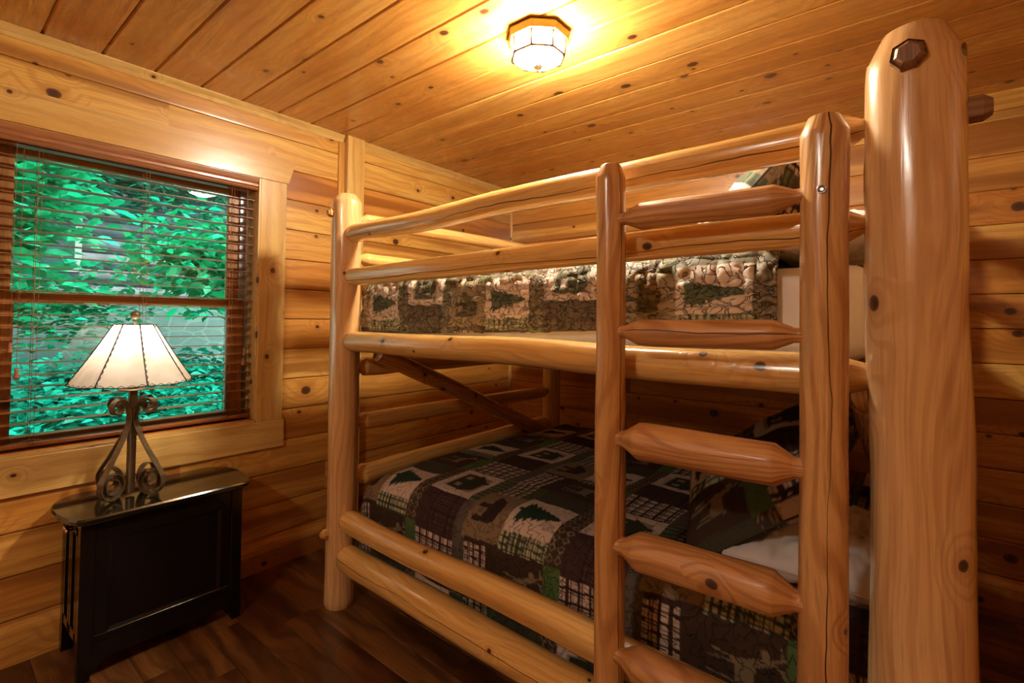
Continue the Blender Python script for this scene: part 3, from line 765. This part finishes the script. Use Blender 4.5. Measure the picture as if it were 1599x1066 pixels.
def m_cabin(a, b):
    body = (a > .16) & (a < .52) & (np.abs(b) < .74); roof = (a >= .52) & (a < .82) & (np.abs(b) < .92-(a-.52)*1.5)
    win = (a > .24) & (a < .42) & (np.abs(np.abs(b)-.36) < .16); ch = (a > .7) & (a < .93) & (np.abs(b-.35) < .09)
    return (body | roof | ch) & ~win
def m_deer(a, b):      # up a, across b in tile units 0..1 / -1..1
    return caps(a, b, [((.48, -.38), (.50, .22), .105), ((.50, .22), (.72, .40), .075), ((.72, .40), (.70, .58), .05), ((.44, -.40), (.10, -.50), .032), ((.44, -.30), (.08, -.24), .032),
        ((.45, .18), (.08, .14), .030), ((.46, .22), (.14, .34), .028), ((.55, -.45), (.60, -.56), .03),
        ((.76, .40), (.98, .30), .022), ((.86, .36), (.92, .14), .018), ((.90, .34), (1.02, .44), .016), ((.76, .44), (.96, .62), .022), ((.86, .54), (1.0, .52), .016), ((.88, .56), (.86, .76), .016)])
def m_bear(a, b):
    return caps(a, b, [((.56, -.36), (.60, .22), .23), ((.60, .22), (.50, .56), .16), ((.48, .60), (.42, .80), .085), ((.45, -.46), (.14, -.50), .11), ((.14, -.50), (.13, -.40), .07), ((.45, .16), (.12, .14), .11), ((.12, .14), (.11, .26), .07), ((.66, .50), (.72, .48), .06)])
def plaid(x, t, c_bg, c_ln, s=.032):
    u = np.mod(x/s, 1); v = np.mod(t/s, 1)
    l1 = (u < .22) | ((u > .34) & (u < .44)); l2 = (v < .22) | ((v > .34) & (v < .44))
    out = np.empty(x.shape+(3,)); out[:] = c_bg
    out[l1 | l2] = c_ln
    out[l1 & l2] = np.array(c_ln)*.6
    fine = (np.abs(np.mod(x/s+.25, 1)-.9) < .04) | (np.abs(np.mod(t/s+.25, 1)-.9) < .04)
    out[fine & ~(l1 | l2)] = np.array(c_bg)*.55
    return out
def quilt_color(x, t):
    """x metres along the bed (0 at a tree block), t metres across toward the front; block repeat .72 x .60"""
    X = np.mod(x, .72); T = np.mod(t+.15, .60)-.15     # T in -.15..+.45
    C = np.empty(x.shape+(3,)); C[:] = DARK
    def reg(x0, x1, t0, t1):
        return (X >= x0) & (X < x1) & (((T >= t0) & (T < t1)) | ((T+.6 >= t0) & (T+.6 < t1)) | ((T-.6 >= t0) & (T-.6 < t1)))
    def loc(x0, x1, t0, t1):
        tc = (t0+t1)/2; d = np.mod(T-tc+.3, .6)-.3
        return (X-x0)/(x1-x0), d/((t1-t0)/2)
    def paint(r, c): C[r] = c
    def motif(r, box_, fn, c, pad=.0):
        a, b = loc(*box_); a = (a-pad)/(1-2*pad); m = r & fn(a, -b); C[m] = c
    # column A: tree, hem plaid, deer
    r = reg(0, .20, -.02, .185); paint(r, CREAM); motif(r, (0, .20, -.02, .185), m_tree, FOREST, .06)
    r = reg(0, .20, .185, .25)
    pl = plaid(X+.01, T, (.40, .38, .24), (.05, .06, .035), .022); C[r] = pl[r]
    r = reg(-.1, .20, .25, .46); paint(r, (.048, .026, .016)); motif(r, (.0, .22, .25, .46), m_deer, (.21, .15, .085))
    r = reg(0, .20, .46, .58); paint(r, (.055, .050, .028))
    # diamonds / green strip
    r = reg(.20, .27, .0, .28) | reg(.20, .27, -.14, 0.0); paint(r, (.055, .035, .022))
    u = np.mod((X-.20)/.035, 1)-.5; v_ = np.mod(T/.035, 1)-.5; dd = np.abs(np.abs(u)+np.abs(v_)-.36) < .09; C[r & dd] = (.22, .16, .11)
    r = reg(.20, .27, .25, .46); paint(r, GREEN)
    # cabins
    r = reg(.27, .49, -.145, .10); paint(r, CREAM); inn = reg(.305, .455, -.105, .06); C[inn] = (.30, .22, .16)
    motif(r, (.285, .475, -.125, .08), m_cabin, (.030, .035, .018))
    r = reg(.27, .49, .10, .27); paint(r, PLUM); pl = plaid(X, T, (.075, .038, .034), (.036, .016, .015), .026); C[r & (X > .34)] = pl[r & (X > .34)]
    r = reg(.27, .49, .27, .445); pl = plaid(X, T, CREAM, (.050, .022, .018), .042); C[r] = pl[r]
    # green strip, plaid, bear
    r = reg(.49, .555, -.15, .45); paint(r, (.055, .065, .035)); sl = np.mod(T/.03, 1) < .35; C[r & sl] = (.13, .14, .085)
    r = reg(.49, .555, .10, .45); paint(r, GREY)
    r = reg(.555, .675, .29, .60); pl = plaid(X, T, (.42, .36, .24), (.050, .025, .018), .032); C[r] = pl[r]
    r = reg(.535, .72, .0, .235); paint(r, TAUPE); motif(r, (.555, .70, .02, .215), m_bear, (.028, .016, .013))
    r = reg(.60, .72, .235, .29); paint(r, (.05, .025, .017))
    r = reg(.555, .66, .25, .46); pl = plaid(X, T, CREAM, (.050, .022, .018), .030); C[r] = pl[r]
    r = reg(.66, .72, .25, .46); paint(r, (.048, .026, .016))
    r = reg(.675, .72, .46, .6); paint(r, OLIVE)
    return C

def cloth_grid(name, P, dye, mat, thick=.006, parent=None, uvs=None):
    """P (n,m,3) points; dye (n,m,3) colours; closed by a solidify modifier"""
    n, m = P.shape[:2]
    idx = np.arange(n*m).reshape(n, m)
    f = np.stack([idx[:-1, :-1], idx[1:, :-1], idx[1:, 1:], idx[:-1, 1:]], -1).reshape(-1, 4)
    me = bpy.data.meshes.new(name)
    me.vertices.add(n*m); me.vertices.foreach_set('co', P.reshape(-1).astype(np.float32))
    me.loops.add(f.size); me.loops.foreach_set('vertex_index', f.reshape(-1).astype(np.int32))
    me.polygons.add(len(f)); me.polygons.foreach_set('loop_start', np.arange(0, f.size, 4, dtype=np.int32)); me.polygons.foreach_set('use_smooth', np.ones(len(f), bool))
    uv = me.uv_layers.new(name='UVMap'); U_ = uvs.reshape(-1, 2)[f.reshape(-1)]; uv.data.foreach_set('uv', U_.astype(np.float32).ravel())
    at = me.attributes.new('dye', 'FLOAT_COLOR', 'POINT'); c = np.ones((n*m, 4), np.float32); c[:, :3] = dye.reshape(-1, 3); at.data.foreach_set('color', c.ravel())
    me.materials.append(M[mat]); me.update(calc_edges=True); me.validate()
    o = bpy.data.objects.new(name, me); COL.objects.link(o)
    if thick: md = o.modifiers.new('thickness', 'SOLIDIFY'); md.thickness = thick; md.offset = -1
    if parent: o.parent = parent
    return o

def fold(c, r):
    """arc coordinate past the start of a fold -> (horizontal run, drop)"""
    q = PI/2*r
    h = np.where(c < 0, c, np.where(c < q, r*np.sin(np.clip(c, 0, q)/r), r)); d = np.where(c < 0, 0, np.where(c < q, r*(1-np.cos(np.clip(c, 0, q)/r)), r+(c-q)))
    return h, d

# lower mattress and quilt
mt = MB()
def cushion_box(mb, lo, hi, r=.05, n=5):
    x0, y0, z0 = lo; x1, y1, z1 = hi; pts = []
    prof = []
    for i in range(n+1):
        a = PI/2*i/n; prof.append((r*(1-math.sin(a)), r*(1-math.cos(a))))   # inset, height from bottom
    rows = [(ins, z0+h) for ins, h in [(r*(1-math.sin(PI/2*i/n)), r*(1-math.cos(PI/2*i/n))) for i in range(n+1)]]
    rows += [(ins, z1-h) for ins, h in [(r*(1-math.sin(PI/2*i/n)), r*(1-math.cos(PI/2*i/n))) for i in range(n, -1, -1)]]
    vs = []; k = 0
    for ins, z in rows:
        ring = []
        for (cx, cy, a0_) in ((x1-r, y1-r, 0), (x0+r, y1-r, PI/2), (x0+r, y0+r, PI), (x1-r, y0+r, 1.5*PI)):
            for j in range(n+1):
                a = a0_+PI/2*j/n; rr = r-ins; ring.append((cx+rr*math.cos(a), cy+rr*math.sin(a), z))
        vs += ring; k = len(ring)
    fs = [tuple(range(k-1, -1, -1)), tuple(range(len(vs)-k, len(vs)))]
    for i in range(len(rows)-1):
        for j in range(k): fs.append((i*k+j, i*k+(j+1) % k, (i+1)*k+(j+1) % k, (i+1)*k+j))
    mb.add(vs, fs, smooth=True)
cushion_box(mt, (.70, -1.905, .224), (2.60, -.315, .595), .09); o = mt.build('mattress', M['sheet']); tag(o, 'white mattress of the lower bunk under the patchwork quilt', 'mattress', 'bunk mattresses')
o.location = (0, 0, 0)
step = .0045
a = np.arange(-.44, 1.84, step); b = np.arange(-1.47, .50, step)     # a: 0 at the foot fold start (x=.80) ; b: 0 at front fold start (y=-1.80)
Aa, Bb = np.meshgrid(a, b, indexing='ij')
hx, dx = fold(-Aa, .115); hy, dy = fold(Bb, .125)
puff = .010*noise2(Aa*4, Bb*4, 5)+.004*noise2(Aa*14, Bb*14, 6)
drop = np.maximum(dx, dy)+.25*np.minimum(dx, dy)*np.exp(-np.abs(dx-dy)*8)
front = np.clip((dy-.1)/.25, 0, 1); foot = np.clip((dx-.1)/.25, 0, 1)
wave = .012*np.sin(Aa*16+1.3*np.sin(Aa*5))*front
xf, ybk, ztop = .80, -1.80, .612
Px = xf-hx+.008*np.sin(Bb*15)*foot
Py = ybk-hy-.004-wave-.006*front
Pz = ztop-drop+puff*(1-np.clip(dy*8, 0, .8))-.010*np.clip((-Bb-.9), 0, 1)
Px = np.where(Aa > 0, .80+Aa, Px)
Pz = np.maximum(Pz, .085+.01*np.sin(Aa*9))
P = np.stack([Px, Py, Pz], -1)
dye = quilt_color(Aa+.005, Bb+1.80-1.745+.055*np.clip((Aa-.5)/.9, 0, 1.3))
UVq = np.stack([Aa, Bb], -1)
o = cloth_grid('quilt', P, dye, 'quilt_cloth', uvs=UVq); tag(o, 'patchwork quilt with trees, cabins, bears and deer on the lower bunk', 'quilt', 'patchwork quilts on the bunks')

# upper mattress and quilt
mt = MB(); cushion_box(mt, (.68, -1.905, 1.248), (2.61, -.31, 1.480), .05); o = mt.build('mattress', M['sheet']); tag(o, 'white mattress of the upper bunk showing below the quilt edge', 'mattress', 'bunk mattresses')
a = np.arange(-.26, 1.70, step); b = np.arange(-1.47, .36, step)
Aa, Bb = np.meshgrid(a, b, indexing='ij')
hx, dx = fold(-Aa, .05); hy, dy = fold(Bb, .07)
puff = .010*noise2(Aa*5, Bb*5, 15)+.010*np.abs(noise2(Aa*22, Bb*22, 16))
drop = np.maximum(dx, dy)
Px = np.where(Aa > 0, .72+Aa, .72-hx*.9); Px = Px-.018*np.clip(dy*6, 0, 1)*(Aa < .0)
Py = -1.850-hy-.002-.006*np.sin(Aa*11+2)*np.clip(dy*5, 0, 1)-.014*np.abs(noise2(Aa*30, Bb*30, 18))
zlo = 1.268+.010*np.clip((Aa+.1)/1.8, 0, 1)+.048*np.clip((Aa-.30)/1.5, 0, 1)
Pz = 1.520-drop+puff*(1-np.clip(dy*8, 0, 1)); 
tt = np.clip((Bb)/(.36), 0, 1)
side = dy > 0
Pz = np.where(dy > .07, 1.520-.07-(dy-.07)*(1.450-zlo)/(.36-.11), Pz)
Pz = np.where(dx > .07, np.minimum(Pz, 1.52-dx), Pz); Pz = np.maximum(Pz, zlo)
P = np.stack([Px, Py, Pz], -1)
dye = quilt_color(Aa+.72-2.16+1.44, Bb-.09)
dye = dye*.85+np.array((.075, .062, .030))
o = cloth_grid('quilt', P, dye, 'quilt_cloth_puffed', uvs=np.stack([Aa, Bb], -1)); tag(o, 'puffed patchwork quilt on the upper bunk behind the guard rails', 'quilt', 'patchwork quilts on the bunks')

# ------------------------------------------------------------------ pillows
def pillow(name, w, d, h, loc, rot, mat, dyefn=None, label=None, cat='pillow', seed=0, flange=0.0, sag=0.0, wrinkle=.006, group=None, res=70):
    r = empty(name, loc); r.rotation_euler = rot; tag(r, label, cat, group)
    u = np.linspace(-1, 1, res); A_, B_ = np.meshgrid(u, u, indexing='ij')
    for sgn, nm in ((1, 'cover_top'), (-1, 'cover_back')):
        e = np.clip(1-np.abs(A_)**2.6, 0, 1)**.55*np.clip(1-np.abs(B_)**2.6, 0, 1)**.55
        pin = 1-.07*(np.abs(A_)**2)*(1-np.abs(B_)**2)*0-.05*(1-np.abs(A_)**2)*0
        x = A_*w/2*(1-.06*(1-A_**2)*0)*(1-.05*np.abs(B_)**0*(1-np.abs(B_)**2)*np.abs(A_)**3*-0)
        bend = 1-.07*(1-B_**2)*np.abs(A_)**4
        x = A_*w/2*(1-.06*(1-B_**2)*np.abs(A_)**4); y = B_*d/2*(1-.06*(1-A_**2)*np.abs(B_)**4)
        z = sgn*h/2*e+wrinkle*noise2(A_*5+seed, B_*5, seed+3)*e*1.3+wrinkle*.6*noise2(A_*14, B_*9+seed, seed+4)*e
        z = z-sag*(A_**2)
        if flange:
            k = 1+flange; x = x*k; y = y*k
        P = np.stack([x, y, z], -1)
        if sgn < 0: P = P[::-1]
        dye = dyefn(P[..., 0], P[..., 1]) if dyefn else np.full(P.shape, .7)
        o = cloth_grid(nm, P, dye, mat, thick=0, uvs=P[..., :2].copy()); o.parent = r
    mb = MB(); e = []
    def ed(a_, b_): 
        return (a_*w/2*(1-.06*(1-b_**2)*abs(a_)**4)*(1+flange), b_*d/2*(1-.06*(1-a_**2)*abs(b_)**4)*(1+flange), -sag*a_*a_)
    q = [ed(-1+2*i/20, -1) for i in range(20)]+[ed(1, -1+2*i/20) for i in range(20)]+[ed(1-2*i/20, 1) for i in range(20)]+[ed(-1, 1-2*i/20) for i in range(21)]
    tube(mb, q, .0035, 6)
    if dyefn: mb.build('piping', M['stitch'], r)
    else: mb.build('seam', M['sheet'], r)
    return r
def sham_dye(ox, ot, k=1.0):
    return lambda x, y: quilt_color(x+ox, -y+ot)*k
R_ = math.radians
pillow('pillow', .42, .62, .15, (2.460, -1.55, .690), (R_(0), R_(4), R_(4)), 'sheet', label='white pillow lying flat at the head of the lower bunk', group='white bed pillows', seed=2, wrinkle=.018)
pillow('pillow_sham', .46, .60, .13, (2.270, -1.56, .840), (R_(16), R_(-36), R_(8)), 'sham_cloth', sham_dye(.20, .19, .85), label='patchwork pillow sham with a deer slumped on the white lower pillow', cat='pillow', seed=4, group='patchwork pillow shams on the bunks', flange=.05)
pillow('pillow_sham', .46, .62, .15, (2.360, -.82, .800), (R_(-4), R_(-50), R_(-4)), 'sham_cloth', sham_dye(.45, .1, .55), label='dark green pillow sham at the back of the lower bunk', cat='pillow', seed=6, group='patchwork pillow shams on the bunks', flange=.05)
pillow('pillow', .30, .60, .12, (2.500, -1.62, 1.570), (R_(0), R_(-6), R_(2)), 'sheet', label='white pillow at the head of the upper bunk beside the tall post', group='white bed pillows', seed=8)
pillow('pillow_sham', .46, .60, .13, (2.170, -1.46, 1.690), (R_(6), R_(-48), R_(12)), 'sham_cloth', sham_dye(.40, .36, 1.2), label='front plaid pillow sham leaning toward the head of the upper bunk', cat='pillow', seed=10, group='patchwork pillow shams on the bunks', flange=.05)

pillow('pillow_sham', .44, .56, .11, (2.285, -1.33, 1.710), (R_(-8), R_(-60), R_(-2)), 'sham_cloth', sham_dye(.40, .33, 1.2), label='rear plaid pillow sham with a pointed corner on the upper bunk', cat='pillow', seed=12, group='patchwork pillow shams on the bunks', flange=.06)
# ------------------------------------------------------------------ outside the window
mb = MB(); mb.add([(-14, -12, -.3), (-.15, -12, -.3), (-.15, 8, -.3), (-14, 8, -.3)], [(0, 1, 2, 3)]); o = mb.build('ground', M['soil']); o['kind'] = 'structure'
HX = -6.6
cab = empty('log_cabin', (HX, -1, -.3)); tag(cab, 'grey log cabin on a stone base seen through the window', 'cabin')
mb = MB(); box(mb, (HX-.3, -7, -.3), (HX, 4, 1.55), .01, axis=1); part('stone_foundation', mb, 'stone', cab)
mb = MB(); z = 1.55
while z < 4.2:
    z += .24; tube(mb, [(HX-.14, -7, z-.12), (HX-.14, 4, z-.12)], .125, 12)
part('log_wall', mb, 'far_logs', cab)
mb = MB(); box(mb, (HX-.02, -2.55, 1.95), (HX+.05, -1.75, 3.0), .01); f_ = part('window_frame', mb, 'far_trim', cab)
mb = MB(); box(mb, (HX+.04, -2.47, 2.03), (HX+.06, -1.83, 2.92), .01); part('window_pane', mb, 'far_glass', f_)
mb = MB(); box(mb, (HX-.6, -7, 4.2), (HX+.9, 4, 4.32), .01, axis=1); part('roof_eave', mb, 'far_logs', cab)

def leaf_cloud(name, label, cat, boxes, count, size, seed, mat, stem, group=None, droop=.5):
    r = empty(name, (stem[0], stem[1], -.3)); tag(r, label, cat, group)
    g = np.random.RandomState(seed)
    n = count; c = np.zeros((n, 3)); w = np.array([q[6] for q in boxes], float); w /= w.sum(); pick = g.choice(len(boxes), n, p=w)
    for i, q in enumerate(boxes):
        k = pick == i; m = k.sum(); s = g.normal(0, .42, (m, 3)).clip(-1, 1); c[k] = np.array([(q[0]+q[3])/2, (q[1]+q[4])/2, (q[2]+q[5])/2])+s*np.array([(q[3]-q[0])/2, (q[4]-q[1])/2, (q[5]-q[2])/2])
    L_ = size*(.6+.8*g.rand(n)); ang = g.rand(n)*2*PI; dr = -droop*g.rand(n)+.15
    d = np.stack([np.cos(ang)*np.cos(dr), np.sin(ang)*np.cos(dr), np.sin(dr)], -1)
    up = np.stack([g.normal(0, .45, n), g.normal(0, .45, n), np.ones(n)], -1); s = np.cross(d, up); s /= np.linalg.norm(s, axis=1)[:, None]; nn = np.cross(s, d)
    Wd = L_*.27
    base = c; shape = [(0, 0, 0), (.25, .75, .06), (.55, 1, .05), (1, 0, -.08), (.55, -1, .05), (.25, -.75, .06)]
    V = np.zeros((n, 6, 3))
    for i, (p, q, h) in enumerate(shape): V[:, i] = base+d*(L_*p)[:, None]+s*(Wd*q)[:, None]+nn*(L_*h)[:, None]
    V = V.reshape(-1, 3)
    me = bpy.data.meshes.new('leaves')
    f1 = np.arange(n)[:, None]*6+np.array([0, 1, 2, 3]); f2 = np.arange(n)[:, None]*6+np.array([0, 3, 4, 5]); f = np.concatenate([f1, f2])
    me.vertices.add(len(V)); me.vertices.foreach_set('co', V.astype(np.float32).ravel()); me.loops.add(f.size); me.loops.foreach_set('vertex_index', f.ravel().astype(np.int32))
    me.polygons.add(len(f)); me.polygons.foreach_set('loop_start', np.arange(0, f.size, 4, dtype=np.int32))
    at = me.attributes.new('wd', 'FLOAT_COLOR', 'POINT'); cc = np.ones((len(V), 4), np.float32); cc[:, 0] = np.repeat(g.rand(n), 6); at.data.foreach_set('color', cc.ravel())
    me.materials.append(M[mat]); me.update(calc_edges=True)
    o = bpy.data.objects.new('leaves', me); COL.objects.link(o); local(o, r); o['kind'] = 'stuff'
    mb = MB(); sx_, sy_, top = stem
    tube(mb, [(sx_, sy_, -.3), (sx_+.03, sy_-.02, top*.5), (sx_-.02, sy_+.04, top)], [.035, .026, .012], 8)
    for k in range(5):
        zz = top*(.35+.13*k); a_ = k*2.1; tube(mb, [(sx_, sy_, zz), (sx_+.35*math.cos(a_), sy_+.35*math.sin(a_), zz+.22)], [.012, .005], 6)
    part('trunk', mb, 'bark', r)
    return r
leaf_cloud('young_tree', 'broad-leaved green sapling close outside the left of the window', 'tree', [(-3.2, -3.7, 1.3, -2.2, -2.3, 3.5, 1)], 2800, .14, 1, 'leaf', (-2.7, -3.2, 2.9), group='young trees outside the window')
leaf_cloud('young_tree', 'dark green tree filling the top of the window view', 'tree', [(-5.2, -3.4, 2.55, -4.1, .6, 4.1, 1)], 10000, .115, 2, 'leaf_deep', (-4.9, -.2, 3.6), group='young trees outside the window')
leaf_cloud('young_tree', 'leafy branches reaching across the right half of the window view', 'tree', [(-4.2, -2.0, 1.35, -3.2, .1, 2.6, 1)], 1700, .15, 3, 'leaf', (-3.8, -.3, 2.4), droop=.9, group='young trees outside the window')
leaf_cloud('shrub', 'low green shrubs below the window outside', 'shrub', [(-4.3, -3.6, -.3, -2.4, -.3, .78, 1), (-4.4, -3.7, .1, -3.6, .4, .95, .8)], 13000, .10, 4, 'leaf_deep', (-3.4, -2.0, .5), group='shrubs outside the window')
leaf_cloud('shrub', 'bright green bush standing against the stone base of the cabin', 'shrub', [(-5.9, -3.6, .9, -4.9, -1.2, 2.0, 1)], 1900, .11, 5, 'leaf', (-5.3, -2.8, 1.6), group='shrubs outside the window')
